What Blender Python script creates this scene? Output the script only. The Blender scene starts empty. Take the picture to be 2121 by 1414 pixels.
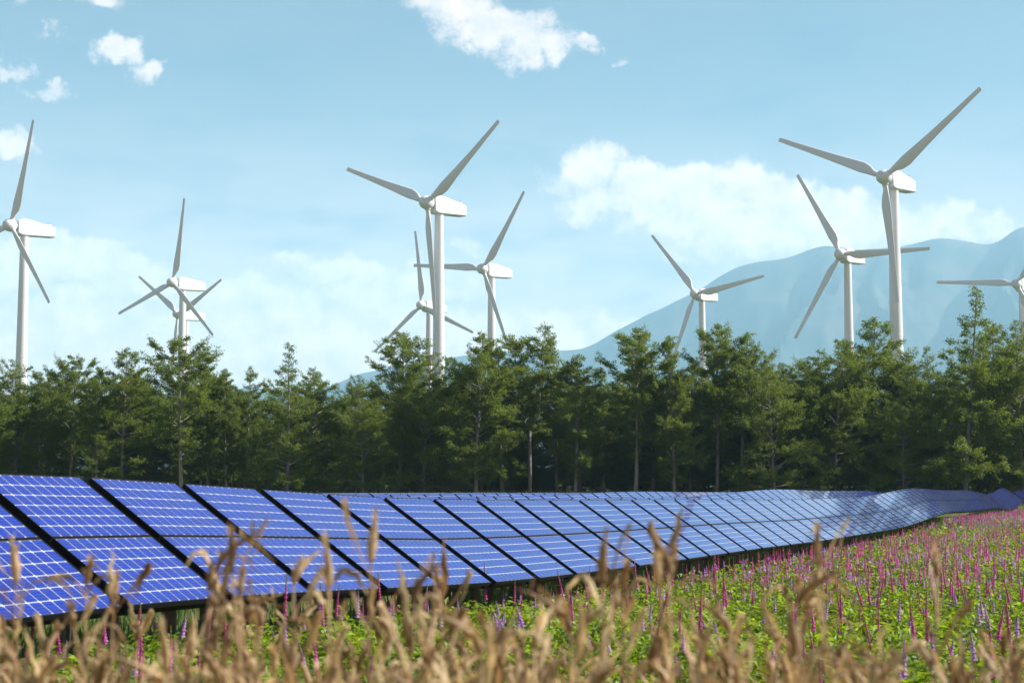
import bpy, math, random
import numpy as np
from mathutils import Matrix, Vector

# ------------------------------------------------------------------ camera, sky, sun, exposure
sc = bpy.context.scene
F_PX, CX, CY, HOR = 3500.0, 1060.5, 707.0, 1016.0      # focal length in photo pixels, centre, horizon row
PITCH = math.atan((HOR - CY) / F_PX)
CAM_Z = 1.65
SUN_AZ, SUN_EL = math.radians(84), math.radians(38)     # azimuth clockwise from +Y (straight ahead)
rng = np.random.default_rng(7)
random.seed(7)

cam_data = bpy.data.cameras.new('camera')
cam = bpy.data.objects.new('camera', cam_data)
sc.collection.objects.link(cam)
cam.location = (0, 0, CAM_Z)
cam.rotation_euler = (math.pi / 2 + PITCH, 0, 0)
cam_data.sensor_width = 36.0
cam_data.lens = 36.0 * F_PX / 2121.0
cam_data.clip_start = 0.1
cam_data.clip_end = 30000
cam_data.dof.use_dof = True
cam_data.dof.focus_distance = 150
cam_data.dof.aperture_fstop = 5.6
sc.camera = cam

sc.view_settings.view_transform = 'Standard'
sc.view_settings.look = 'None'
sc.view_settings.gamma = 1.0
sc.view_settings.use_curve_mapping = False
sc.view_settings.exposure = 1.2
sc.cycles.use_denoising = True
sc.cycles.max_bounces = 6
sc.cycles.diffuse_bounces = 3
sc.cycles.glossy_bounces = 3
sc.cycles.volume_bounces = 2
sc.cycles.transparent_max_bounces = 8


def px_dir(x, y):
    """world direction seen at a pixel of the photograph"""
    a, b = (x - CX) / F_PX, (CY - y) / F_PX
    c, s = math.cos(PITCH), math.sin(PITCH)
    return np.array([a, c - b * s, s + b * c])


def px_point(x, y, Y):
    d = px_dir(x, y)
    return np.array([0, 0, CAM_Z]) + d * (Y / d[1])


def px_azel(x, y):
    d = px_dir(x, y)
    return math.atan2(d[0], d[1]), math.atan2(d[2], math.hypot(d[0], d[1]))


class NT:
    """small helper to wire shader nodes"""
    def __init__(self, tree):
        self.t = tree
        tree.nodes.clear()

    def n(self, kind, **kw):
        nd = self.t.nodes.new(kind)
        for k, v in kw.items():
            setattr(nd, k, v)
        return nd

    def set(self, sock, v):
        if isinstance(v, bpy.types.NodeSocket):
            self.t.links.new(v, sock)
        else:
            sock.default_value = v

    def math(self, op, a, b=None, c=None, clamp=False):
        nd = self.n('ShaderNodeMath', operation=op, use_clamp=clamp)
        self.set(nd.inputs[0], a)
        if b is not None: self.set(nd.inputs[1], b)
        if c is not None: self.set(nd.inputs[2], c)
        return nd.outputs[0]

    def vec(self, op, a, b=None, c=None, out=0):
        nd = self.n('ShaderNodeVectorMath', operation=op)
        self.set(nd.inputs[0], a)
        if b is not None: self.set(nd.inputs[1], b)
        if c is not None: self.set(nd.inputs[2], c)
        return nd.outputs[out]

    def noise(self, vec, scale, detail=4, rough=0.55, out='Fac', dist=0.0):
        nd = self.n('ShaderNodeTexNoise')
        if vec is not None: self.set(nd.inputs['Vector'], vec)
        nd.inputs['Scale'].default_value = scale
        nd.inputs['Detail'].default_value = detail
        nd.inputs['Roughness'].default_value = rough
        nd.inputs['Distortion'].default_value = dist
        return nd.outputs[out]

    def ramp(self, fac, stops):
        nd = self.n('ShaderNodeValToRGB')
        self.set(nd.inputs[0], fac)
        el = nd.color_ramp.elements
        while len(el) < len(stops): el.new(0.5)
        for e, (p, c) in zip(el, stops):
            e.position = p
            e.color = (*c, 1) if len(c) == 3 else c
        return nd.outputs[0]

    def mix(self, fac, a, b, blend='MIX'):
        nd = self.n('ShaderNodeMix', data_type='RGBA', blend_type=blend)
        self.set(nd.inputs[0], fac)
        self.set(nd.inputs[6], a if isinstance(a, bpy.types.NodeSocket) else (*a, 1))
        self.set(nd.inputs[7], b if isinstance(b, bpy.types.NodeSocket) else (*b, 1))
        return nd.outputs[2]

    def smooth(self, x, lo, hi, a=0.0, b=1.0):
        nd = self.n('ShaderNodeMapRange', interpolation_type='SMOOTHSTEP')
        self.set(nd.inputs[0], x)
        nd.inputs[1].default_value = lo
        nd.inputs[2].default_value = hi
        nd.inputs[3].default_value = a
        nd.inputs[4].default_value = b
        return nd.outputs[0]


def build_world():
    w = bpy.data.worlds.new('World')
    sc.world = w
    w.use_nodes = True
    g = NT(w.node_tree)
    out = g.n('ShaderNodeOutputWorld')
    bg = g.n('ShaderNodeBackground')
    bg.inputs[1].default_value = 0.05
    w.cycles.sampling_method = 'MANUAL'
    w.cycles.sample_map_resolution = 512
    sky = g.n('ShaderNodeTexSky', sky_type='NISHITA', sun_disc=False)
    sky.sun_elevation = SUN_EL
    sky.sun_rotation = SUN_AZ
    sky.altitude = 100
    sky.air_density = 1.0
    sky.dust_density = 0.15
    sky.ozone_density = 1.6
    skyc = g.mix(1.0, sky.outputs[0], (0.42, 0.63, 0.64), 'MULTIPLY')
    tc = g.n('ShaderNodeTexCoord')
    d = g.vec('NORMALIZE', tc.outputs['Generated'])
    sep = g.n('ShaderNodeSeparateXYZ')
    g.set(sep.inputs[0], d)
    az = g.math('ARCTAN2', sep.outputs[0], sep.outputs[1])
    el = g.math('ARCSINE', sep.outputs[2])
    comb = g.n('ShaderNodeCombineXYZ')
    g.set(comb.inputs[0], az)
    g.set(comb.inputs[1], el)
    p0 = comb.outputs[0]
    # ragged edges: bend the coordinates with noise taken from the direction itself
    w1 = g.vec('SUBTRACT', g.noise(d, 24, 5, 0.62, out='Color'), (0.5, 0.5, 0.5))
    p = g.vec('MULTIPLY_ADD', w1, (0.056, 0.044, 0.0), p0)
    blobs = [  # photo x, y, radius x, radius y, weight
        (930, 5, 115, 65, 1.0), (1020, 60, 130, 60, 1.0), (1105, 95, 90, 42, .95), (1190, 100, 40, 26, .8), (1268, 128, 18, 18, .6),
        (245, 100, 50, 42, 1.0), (300, 152, 48, 30, .85), (115, 72, 24, 26, .6), (140, 84, 18, 14, .5), (40, 140, 34, 26, .65), (110, 182, 46, 22, .7),
        (22, 300, 65, 30, .9), (205, -12, 75, 26, .8), (75, -10, 40, 22, .7),
        (1235, 355, 75, 55, 1.05), (1172, 375, 60, 24, .75), (1245, 430, 72, 42, 1.0), (1340, 375, 95, 50, 1.05), (1440, 395, 110, 60, 1.05),
        (1530, 390, 95, 52, 1.05), (1620, 400, 100, 55, 1.0), (1720, 425, 120, 60, .95), (1810, 450, 110, 55, .9), (1965, 450, 60, 42, .95),
        (2050, 465, 95, 38, .85), (1640, 480, 280, 75, .95), (1420, 450, 200, 60, .95), (1900, 470, 120, 45, .95), (120, 530, 165, 46, 1.3), (245, 575, 120, 42, 1.25), (30, 560, 140, 52, 1.2),
        (975, 520, 32, 20, .65), (690, 555, 160, 30, 1.0), (840, 590, 190, 44, 1.05), (620, 640, 320, 56, 1.15), (1050, 690, 340, 66, 1.15), (120, 700, 440, 85, 1.2), (600, 730, 440, 75, 1.2),
    ]
    acc = None
    for (x, y, rx, ry, s) in blobs:
        a, e = px_azel(x, y)
        ix, iy = F_PX / rx, F_PX / ry
        q = g.vec('MULTIPLY_ADD', p, (ix, iy, 0), (-a * ix, -e * iy, 0))
        dd = g.vec('DOT_PRODUCT', q, q, out=1)
        v = g.math('MULTIPLY_ADD', dd, -0.62 * s, s)
        acc = v if acc is None else g.math('SMOOTH_MAX', acc, v, 0.12)
    # the same scattered clouds all round the sky outside the view
    gen = g.math('MULTIPLY_ADD', g.noise(g.vec('MULTIPLY', p, (1, 1.9, 1)), 4.2, 2, 0.5), 5.0, -2.7)
    gen = g.math('MINIMUM', gen, 1.0)
    inx = g.smooth(g.math('ABSOLUTE', az), 0.31, 0.40)
    iny = g.smooth(el, 0.30, 0.38)
    outside = g.math('MAXIMUM', inx, iny)
    gen = g.math('SUBTRACT', g.math('MULTIPLY', g.math('ADD', gen, 3.0), outside), 3.0)
    acc = g.math('MAXIMUM', acc, gen)
    det = g.noise(d, 60, 7, 0.66)
    dens = g.math('MULTIPLY_ADD', g.math('SUBTRACT', det, 0.5), 1.6, acc)
    cover = g.smooth(dens, 0.28, 0.9)
    # light side and grey belly of each cloud: compare its density with that a little nearer the sun
    dsh = g.vec('ADD', d, (0.006, 0.0, 0.008))
    det2 = g.noise(dsh, 40, 4, 0.6)
    det1 = g.noise(d, 40, 4, 0.6)
    lit = g.math('MULTIPLY_ADD', g.math('SUBTRACT', det1, det2), 2.6, 0.60, clamp=True)
    ccol = g.mix(lit, (12.0, 10.2, 9.6), (19.5, 14.9, 12.8))
    # thin high veil, stronger towards the horizon
    veil = g.noise(g.vec('MULTIPLY', p0, (1, 3.2, 1)), 9, 3, 0.6)
    veil = g.math('MULTIPLY', g.smooth(veil, 0.10, 0.62), g.smooth(el, 0.04, 0.25, 1.0, 0.05))
    c1 = g.mix(veil, skyc, (15.8, 12.2, 10.4))
    ccol = g.vec('MULTIPLY', ccol, (1, 1, 1))
    ccol = g.vec('SCALE', ccol)
    g.set(ccol.node.inputs['Scale'], g.smooth(el, 0.10, 0.28, 1.0, 0.74))
    c2 = g.mix(g.math('MULTIPLY', cover, 0.9), c1, ccol)
    g.set(bg.inputs[0], c2)
    g.t.links.new(bg.outputs[0], out.inputs[0])


build_world()

sun_data = bpy.data.lights.new('sun', 'SUN')
sun_data.energy = 5.0
sun_data.angle = math.radians(0.5)
sun_data.color = (1.0, 0.955, 0.88)
sun = bpy.data.objects.new('sun', sun_data)
sc.collection.objects.link(sun)
to_sun = Vector((math.sin(SUN_AZ) * math.cos(SUN_EL), math.cos(SUN_AZ) * math.cos(SUN_EL), math.sin(SUN_EL)))
sun.rotation_euler = to_sun.to_track_quat('Z', 'Y').to_euler()
sun.location = (60, 0, 80)

# ------------------------------------------------------------------ object helpers
COL = sc.collection


def tag(o, label=None, cat=None, group=None, kind=None):
    if label: o['label'] = label
    if cat: o['category'] = cat
    if group: o['group'] = group
    if kind: o['kind'] = kind
    return o


def link(name, data, parent=None, mw=None, loc=None):
    o = bpy.data.objects.new(name, data)
    COL.objects.link(o)
    if parent is not None: o.parent = parent
    if mw is not None: o.matrix_world = mw
    if loc is not None: o.location = loc
    return o


def mesh_np(name, verts, faces_list, mats=(), smooth=False, mat_idx=None, cols=None):
    """verts (n,3); faces_list: list of arrays (k, m) of equal-sided faces; cols: one rgb per face -> attribute 'tint'"""
    me = bpy.data.meshes.new(name)
    verts = np.asarray(verts, np.float32)
    fl = [np.asarray(f, np.int32) for f in faces_list if len(f)]
    loops = np.concatenate([f.ravel() for f in fl])
    sizes = np.concatenate([np.full(len(f), f.shape[1], np.int32) for f in fl])
    starts = np.concatenate([[0], np.cumsum(sizes)[:-1]]).astype(np.int32)
    me.vertices.add(len(verts))
    me.vertices.foreach_set('co', verts.ravel())
    me.loops.add(len(loops))
    me.loops.foreach_set('vertex_index', loops)
    me.polygons.add(len(sizes))
    me.polygons.foreach_set('loop_start', starts)
    me.polygons.foreach_set('loop_total', sizes)
    for m in mats: me.materials.append(m)
    if mat_idx is not None: me.polygons.foreach_set('material_index', np.asarray(mat_idx, np.int32))
    me.polygons.foreach_set('use_smooth', np.full(len(sizes), smooth))
    me.update(calc_edges=True)
    if cols is not None:
        at = me.attributes.new('tint', 'FLOAT_COLOR', 'FACE')
        c4 = np.ones((len(sizes), 4), np.float32)
        c4[:, :3] = cols
        at.data.foreach_set('color', c4.ravel())
    me.validate()
    return me


class MB:
    """collects boxes, tubes and strips, then builds one mesh"""
    def __init__(self):
        self.v, self.q, self.t, self.qm, self.tm, self.n = [], [], [], [], [], 0

    def add(self, v, quads=(), tris=(), m=0):
        v = np.asarray(v, float).reshape(-1, 3)
        self.v.append(v)
        if len(quads):
            self.q.append(np.asarray(quads, int) + self.n); self.qm += [m] * len(quads)
        if len(tris):
            self.t.append(np.asarray(tris, int) + self.n); self.tm += [m] * len(tris)
        self.n += len(v)

    def box(self, lo, hi, m=0, skip=()):
        x0, y0, z0 = lo; x1, y1, z1 = hi
        v = [(x0, y0, z0), (x1, y0, z0), (x1, y1, z0), (x0, y1, z0), (x0, y0, z1), (x1, y0, z1), (x1, y1, z1), (x0, y1, z1)]
        q = {'b': (0, 3, 2, 1), 't': (4, 5, 6, 7), 'f': (0, 1, 5, 4), 'r': (1, 2, 6, 5), 'k': (2, 3, 7, 6), 'l': (3, 0, 4, 7)}
        self.add(v, [q[k] for k in q if k not in skip], m=m)

    def tube(self, pts, rad, n=6, m=0, cap=True):
        pts = np.asarray(pts, float); rad = np.broadcast_to(np.asarray(rad, float), (len(pts),))
        tan = np.gradient(pts, axis=0)
        tan /= np.linalg.norm(tan, axis=1)[:, None] + 1e-9
        ref = np.array([0, 0, 1.0]) if abs(tan[0][2]) < 0.9 else np.array([1.0, 0, 0])
        ang = np.linspace(0, 2 * np.pi, n, endpoint=False)
        vs = []
        for P, T, r in zip(pts, tan, rad):
            a = np.cross(T, ref); a /= np.linalg.norm(a) + 1e-9
            b = np.cross(T, a)
            ref = np.cross(a, T) if abs(np.dot(np.cross(a, T), T)) < .5 else ref
            vs.append(P + r * (np.cos(ang)[:, None] * a + np.sin(ang)[:, None] * b))
        k = len(pts)
        q = [(i * n + j, i * n + (j + 1) % n, (i + 1) * n + (j + 1) % n, (i + 1) * n + j) for i in range(k - 1) for j in range(n)]
        v = np.concatenate(vs)
        t = []
        if cap:
            v = np.concatenate([v, pts[:1], pts[-1:]])
            t = [(k * n, (j + 1) % n, j) for j in range(n)] + [(k * n + 1, (k - 1) * n + j, (k - 1) * n + (j + 1) % n) for j in range(n)]
        self.add(v, q, t, m)

    def mesh(self, name, mats, smooth=False):
        fl, mi = [], []
        if self.q: fl.append(np.concatenate(self.q)); mi += self.qm
        if self.t: fl.append(np.concatenate(self.t)); mi += self.tm
        return mesh_np(name, np.concatenate(self.v), fl, mats, smooth, mi)


# ------------------------------------------------------------------ materials
def mat(name, fn):
    m = bpy.data.materials.new(name)
    m.use_nodes = True
    g = NT(m.node_tree)
    out = g.n('ShaderNodeOutputMaterial')
    g.t.links.new(fn(g), out.inputs[0])
    return m


def pbsdf(g, col, rough=0.6, metal=0.0, spec=0.5, coat=0.0, coat_rough=0.05, bump=None, bump_s=0.2, bump_d=0.02):
    b = g.n('ShaderNodeBsdfPrincipled')
    g.set(b.inputs['Base Color'], col if isinstance(col, bpy.types.NodeSocket) else (*col, 1))
    g.set(b.inputs['Roughness'], rough)
    b.inputs['Metallic'].default_value = metal
    b.inputs['Specular IOR Level'].default_value = spec
    b.inputs['Coat Weight'].default_value = coat
    b.inputs['Coat Roughness'].default_value = coat_rough
    b.inputs['Coat IOR'].default_value = 1.47
    if bump is not None:
        bp = g.n('ShaderNodeBump')
        bp.inputs['Strength'].default_value = bump_s
        bp.inputs['Distance'].default_value = bump_d
        g.set(bp.inputs['Height'], bump)
        g.t.links.new(bp.outputs[0], b.inputs['Normal'])
    return b.outputs[0]


def objco(g):
    return g.n('ShaderNodeTexCoord').outputs['Object']


def leafy(g, col, trans=0.35, rough=0.5, warm=(1.25, 1.15, 0.55), spec=0.45):
    b = pbsdf(g, col, rough, spec=spec)
    tr = g.n('ShaderNodeBsdfTranslucent')
    g.set(tr.inputs[0], g.mix(1.0, col, warm, 'MULTIPLY'))
    mx = g.n('ShaderNodeMixShader')
    mx.inputs[0].default_value = trans
    g.t.links.new(b, mx.inputs[1])
    g.t.links.new(tr.outputs[0], mx.inputs[2])
    return mx.outputs[0]


def attr(g, name='tint'):
    a = g.n('ShaderNodeAttribute', attribute_name=name)
    return a.outputs['Color']


def m_ground(g):
    geo = g.n('ShaderNodeNewGeometry').outputs['Position']
    n1 = g.noise(geo, 0.06, 5, 0.6)
    n2 = g.noise(geo, 1.7, 5, 0.65)
    green = g.mix(n2, (0.035, 0.055, 0.015), (0.10, 0.145, 0.035))
    dry = g.mix(n2, (0.09, 0.08, 0.045), (0.17, 0.145, 0.085))
    col = g.mix(g.smooth(n1, 0.50, 0.66), green, dry)
    return pbsdf(g, col, 0.95, spec=0.1, bump=n2, bump_s=0.6, bump_d=0.08)


def m_mountain(g):
    geo = g.n('ShaderNodeNewGeometry').outputs['Position']
    n = g.noise(geo, 0.0022, 8, 0.62)
    n2 = g.noise(geo, 0.012, 6, 0.6)
    col = g.mix(g.smooth(n, 0.42, 0.62), (0.025, 0.045, 0.04), (0.10, 0.09, 0.08))
    col = g.mix(g.math('MULTIPLY', n2, 0.5), col, (0.03, 0.045, 0.045))
    return pbsdf(g, col, 0.95, spec=0.05)


def m_turbine(g):
    n = g.noise(objco(g), 0.35, 5, 0.6)
    streak = g.noise(g.vec('MULTIPLY', objco(g), (2.2, 2.2, 0.05)), 1.0, 4, 0.6)
    col = g.mix(n, (0.61, 0.615, 0.64), (0.67, 0.675, 0.695))
    col = g.mix(g.smooth(streak, 0.58, 0.82, 0, 0.18), col, (0.55, 0.53, 0.49))
    return pbsdf(g, col, 0.42, spec=0.45, bump=n, bump_s=0.03)


def m_cell(g):
    co = objco(g)
    sep = g.n('ShaderNodeSeparateXYZ')
    g.set(sep.inputs[0], co)
    # printed finger bands of each cell: four to a cell row (0.1617 m)
    s = g.math('SINE', g.math('MULTIPLY', sep.outputs[1], 2 * math.pi / 0.1617 * 4))
    grain = g.noise(co, 60, 3, 0.7)
    big = g.noise(co, 7, 2, 0.5)
    col = g.mix(g.smooth(s, -0.5, 0.5), (0.002, 0.006, 0.13), (0.008, 0.030, 0.40))
    col = g.mix(g.math('MULTIPLY', grain, 0.45), col, (0.010, 0.028, 0.26))
    col = g.mix(g.smooth(big, 0.35, 0.7, 0, 0.35), col, (0.006, 0.012, 0.20))
    rnd = g.n('ShaderNodeObjectInfo').outputs['Random']
    col = g.mix(g.math('MULTIPLY', rnd, 0.4), col, (0.003, 0.012, 0.24))
    return pbsdf(g, col, 0.35, spec=0.08, coat=1.0, coat_rough=0.04)


def m_backsheet(g):
    n = g.noise(objco(g), 12, 4, 0.6)
    col = g.mix(n, (0.40, 0.42, 0.50), (0.52, 0.54, 0.60))
    return pbsdf(g, col, 0.5, spec=0.1, coat=1.0, coat_rough=0.06)


def m_frame(g):
    n = g.noise(objco(g), 20, 4, 0.6)
    col = g.mix(n, (0.006, 0.007, 0.012), (0.018, 0.018, 0.022))
    return pbsdf(g, col, 0.6, spec=0.15, bump=n, bump_s=0.05)


def m_post(g):
    n = g.noise(objco(g), 9, 5, 0.6)
    col = g.mix(n, (0.05, 0.045, 0.042), (0.12, 0.105, 0.09))
    return pbsdf(g, col, 0.5, metal=0.6)


def m_bark(g):
    co = objco(g)
    n = g.noise(g.vec('MULTIPLY', co, (6, 6, 1.2)), 1.0, 6, 0.65)
    col = g.mix(n, (0.10, 0.09, 0.08), (0.34, 0.32, 0.29))
    return pbsdf(g, col, 0.9, spec=0.2, bump=n, bump_s=0.5, bump_d=0.02)


def m_straw(g):
    rnd = g.n('ShaderNodeObjectInfo').outputs['Random']
    co = objco(g)
    n = g.noise(g.vec('MULTIPLY', co, (60, 60, 9)), 1.0, 4, 0.6)
    c = g.mix(rnd, (0.26, 0.15, 0.068), (0.74, 0.56, 0.32))
    c = g.mix(g.smooth(n, 0.42, 0.72), c, (0.27, 0.16, 0.08))
    return leafy(g, c, 0.42, 0.6, (1.1, 1.0, 0.8))


MAT = {k: mat(k, f) for k, f in dict(
    ground=m_ground, mountain=m_mountain, turbine=m_turbine, cell=m_cell, backsheet=m_backsheet, frame=m_frame, post=m_post,
    bark=m_bark, straw=m_straw).items()}
MAT['leaf'] = mat('leaf', lambda g: leafy(g, attr(g), 0.52))
MAT['herb'] = mat('herb', lambda g: leafy(g, attr(g), 0.5, 0.5))
MAT['petal'] = mat('petal', lambda g: leafy(g, attr(g), 0.5, 0.6, (1.15, 0.95, 1.15)))
MAT['seal'] = mat('seal', lambda g: pbsdf(g, (0.05, 0.05, 0.055), 0.6))

# ------------------------------------------------------------------ the land
ROW_AZ = math.radians(70.1)                    # direction of the panel rows, from +X
U = np.array([math.cos(ROW_AZ), math.sin(ROW_AZ)])
NRM = np.array([math.sin(ROW_AZ), -math.cos(ROW_AZ)])   # horizontal, down the tilt of the panels
P0 = np.array([-4.82, 15.2])
STEP, TILT, SLOPE, TOP_H = 1.788, math.radians(34.3), 2.03, 1.75
D1 = P0[1] * U[0] - P0[0] * U[1]               # distance of the front row's top line from the camera
ROW_D = 6.3

prof_y = np.array([-30, 10, 15, 17, 20, 23.6, 28, 32, 40, 48, 62, 67, 71, 75, 79, 82, 86, 91, 98, 106, 112, 118, 125, 132, 138, 142, 147, 152, 157, 163, 170, 180, 200])
prof_z = np.array([.10, .15, .17, .13, .02, -.10, -.15, -.17, -.19, -.25, -.25, -.21, -.12, .0, .09, .13, .11, .06, .03, .04, .04, -.10, -.25, -.10, .17, .27, .12, -.07, -.13, .0, .10, .05, -.1])
_yy = np.linspace(-30, 200, 1151)
_zz = np.interp(_yy, prof_y, prof_z)
_k = np.hanning(19); _k /= _k.sum()
_zz = np.convolve(np.pad(_zz, 9, mode='edge'), _k, 'valid')


def sstep(x, a, b):
    t = np.clip((x - a) / (b - a), 0, 1)
    return t * t * (3 - 2 * t)


def land(X, Y):
    X, Y = np.asarray(X, float), np.asarray(Y, float)
    d = Y * U[0] - X * U[1]
    w = np.where(d > D1, np.exp(-((d - D1) / 13.0) ** 2), np.exp(-((D1 - d) / 30.0) ** 2))
    z = -0.15 + (np.interp(Y, _yy, _zz) + 0.15) * w
    z = z + 1.75 * sstep(Y, 172, 192) * 0.96
    far = sstep(np.hypot(X, Y), 260, 700)
    z = z * (1 - far) + 7.0 * far
    return z + CAM_Z - TOP_H


def axis_lines(fine_lo, fine_hi, step, far_lo, far_hi):
    a = list(np.arange(fine_lo, fine_hi + 1e-6, step))
    s, x = step, fine_hi
    while x < far_hi:
        s *= 1.25; x += s; a.append(x)
    s, x = step, fine_lo
    while x > far_lo:
        s *= 1.25; x -= s; a.insert(0, x)
    return np.array(a)


gx = axis_lines(-60, 70, 1.6, -20000, 20000)
gy = axis_lines(0, 200, 1.6, -400, 19000)
GX, GY = np.meshgrid(gx, gy)
GZ = land(GX, GY) + np.where(np.hypot(GX, GY) < 300, 0.03 * np.sin(GX * 1.3 + 2 * np.sin(GY * .7)) * np.cos(GY * .9), 0)
nx, ny = len(gx), len(gy)
ii = (np.arange(ny - 1)[:, None] * nx + np.arange(nx - 1)[None]).ravel()
gq = np.stack([ii, ii + 1, ii + nx + 1, ii + nx], 1)
ground = link('ground', mesh_np('ground', np.stack([GX, GY, GZ], -1).reshape(-1, 3), [gq], [MAT['ground']], True))
tag(ground, 'gently rolling green field floor under the panels and flowers', 'ground', kind='structure')

# mountain range: crest traced by bearing, body given real depth
R_M = 12000.0
ridge_px = [(-1500, 800), (-900, 770), (-400, 835), (0, 850), (110, 838), (250, 850), (430, 820), (520, 800), (620, 815), (700, 792), (740, 772), (785, 765), (900, 742),
            (1000, 728), (1100, 724), (1160, 723), (1210, 722), (1240, 703), (1300, 672), (1350, 646), (1420, 614), (1462, 590), (1490, 570), (1520, 553),
            (1580, 536), (1640, 525), (1690, 512), (1730, 508), (1780, 514), (1850, 506), (1900, 500), (1950, 491), (1990, 495), (2050, 506), (2080, 494),
            (2098, 474), (2125, 463), (2250, 455), (2450, 500), (2800, 560), (3300, 600), (4000, 700)]
_ra = np.array([px_azel(*p)[0] for p in ridge_px]); _re = np.array([px_azel(*p)[1] for p in ridge_px])


def fbm1(shape, seed, oct0):
    r = np.random.default_rng(seed)
    H, W = shape
    out = np.zeros(shape); amp = 1.0
    for o in oct0:
        a = r.standard_normal((o[0] + 2, o[1] + 2))
        y = np.linspace(0, o[0], H); x = np.linspace(0, o[1], W)
        yi, xi = y.astype(int), x.astype(int)
        fy, fx = (y - yi)[:, None], (x - xi)[None]
        fy = fy * fy * (3 - 2 * fy); fx = fx * fx * (3 - 2 * fx)
        out += amp * ((a[yi][:, xi] * (1 - fx) + a[yi][:, xi + 1] * fx) * (1 - fy) + (a[yi + 1][:, xi] * (1 - fx) + a[yi + 1][:, xi + 1] * fx) * fy)
        amp *= 0.5
    return out


na, nr = 420, 60
maz = np.linspace(-0.62, 0.68, na)
crest = np.tan(np.interp(maz, _ra, _re)) * R_M
crest = np.convolve(np.pad(crest, 2, mode='edge'), np.array([.1, .2, .4, .2, .1]), 'valid')
crest = crest * (1 + .004 * fbm1((2, na), 3, [(1, 60), (1, 130), (1, 260)])[0])
tt = np.linspace(-1, 0.6, nr)
gully = np.abs(fbm1((nr, na), 5, [(2, 22), (4, 44), (9, 90), (20, 180)]))
body = np.clip(1 - np.abs(tt) ** 1.15, 0, 1)[:, None] * crest[None]
body -= gully * 0.24 * crest[None] * np.clip(np.abs(tt) * 3.0, 0, 1)[:, None] * np.clip((1 - np.abs(tt)) * 3, 0, 1)[:, None]
rr = R_M + tt * 4600
mx_ = rr[:, None] * np.tan(maz)[None]; my_ = np.broadcast_to(rr[:, None], mx_.shape)
mz_ = body * np.sqrt(1 + np.tan(maz)[None] ** 2) + CAM_Z - 3
mz_ = np.maximum(mz_, -3)
ii = (np.arange(nr - 1)[:, None] * na + np.arange(na - 1)[None]).ravel()
mq = np.stack([ii, ii + 1, ii + na + 1, ii + na], 1)
mountain = link('mountain', mesh_np('mountain', np.stack([mx_, my_, mz_], -1).reshape(-1, 3), [mq], [MAT['mountain']], True))
tag(mountain, 'hazy blue mountain range rising on the right behind the turbines', 'mountain', kind='structure')

# ------------------------------------------------------------------ wind turbines
BL = 32.0                                        # blade length, metres
HUB_H = 2.447 * BL


def blade_mesh():
    mb = MB()
    rs = np.array([1.0, 2.2, 3.4, 5.0, 7.0, 9.5, 13, 18, 23, 27.5, 30.5, 31.6, 32.0])
    ch = np.array([1.25, 1.25, 1.6, 2.5, 2.95, 2.65, 2.25, 1.85, 1.55, 1.3, 1.2, 1.15, 1.0])
    th = np.array([1.25, 1.2, 1.1, .95, .75, .6, .48, .38, .30, .24, .19, .15, .1])
    tw = np.radians(np.array([20, 20, 20, 19, 16, 13, 10, 7, 5, 3, 2, 2, 2]))
    n = 14
    ang = np.linspace(0, 2 * np.pi, n, endpoint=False)
    V = []
    for r, c, t, w in zip(rs, ch, th, tw):
        k = np.clip((c / t - 1) / 1.5, 0, 1)
        x = np.cos(ang) * c / 2 + k * c * 0.18              # trailing edge swings to one side
        y = np.sin(ang) * t / 2 * (1 - 0.55 * k * (np.cos(ang) + 1) / 2)
        bend = -0.9 * (r / BL) ** 2
        V.append(np.stack([x * math.cos(w) - y * math.sin(w), x * math.sin(w) + y * math.cos(w) + bend, np.full(n, r)], 1))
    k = len(rs)
    q = [(i * n + j, i * n + (j + 1) % n, (i + 1) * n + (j + 1) % n, (i + 1) * n + j) for i in range(k - 1) for j in range(n)]
    V = np.concatenate(V + [np.array([[0, V[-1][:, 1].mean(), BL + .05]])])
    t = [(k * n, (k - 1) * n + j, (k - 1) * n + (j + 1) % n) for j in range(n)]
    mb.add(V, q, t)
    return mb.mesh('blade', [MAT['turbine']], True)


def lathe(prof, n, axis='y'):
    """prof: list of (position along axis, radius)"""
    ang = np.linspace(0, 2 * np.pi, n, endpoint=False)
    V = []
    for p, r in prof:
        a, b = r * np.cos(ang), r * np.sin(ang)
        c = np.full(n, p)
        V.append(np.stack([a, c, b], 1) if axis == 'y' else np.stack([a, b, c], 1))
    k = len(prof)
    q = [(i * n + j, i * n + (j + 1) % n, (i + 1) * n + (j + 1) % n, (i + 1) * n + j) for i in range(k - 1) for j in range(n)]
    return np.concatenate(V), q


def hub_mesh():
    mb = MB()
    pr = [(-2.55, .02), (-2.5, .45), (-2.3, .95), (-1.9, 1.4), (-1.3, 1.72), (-.5, 1.86), (.4, 1.82), (1.1, 1.6), (1.5, 1.3), (1.52, .02)]
    v, q = lathe(pr, 28)
    mb.add(v, q)
    return mb.mesh('hub', [MAT['turbine']], True)


def collar_mesh():
    mb = MB()
    v, q = lathe([(1.0, .80), (1.75, .82), (2.05, .80), (2.05, .6)], 16, 'z')
    mb.add(v, q)
    return mb.mesh('blade_collar', [MAT['turbine']], True)


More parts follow.
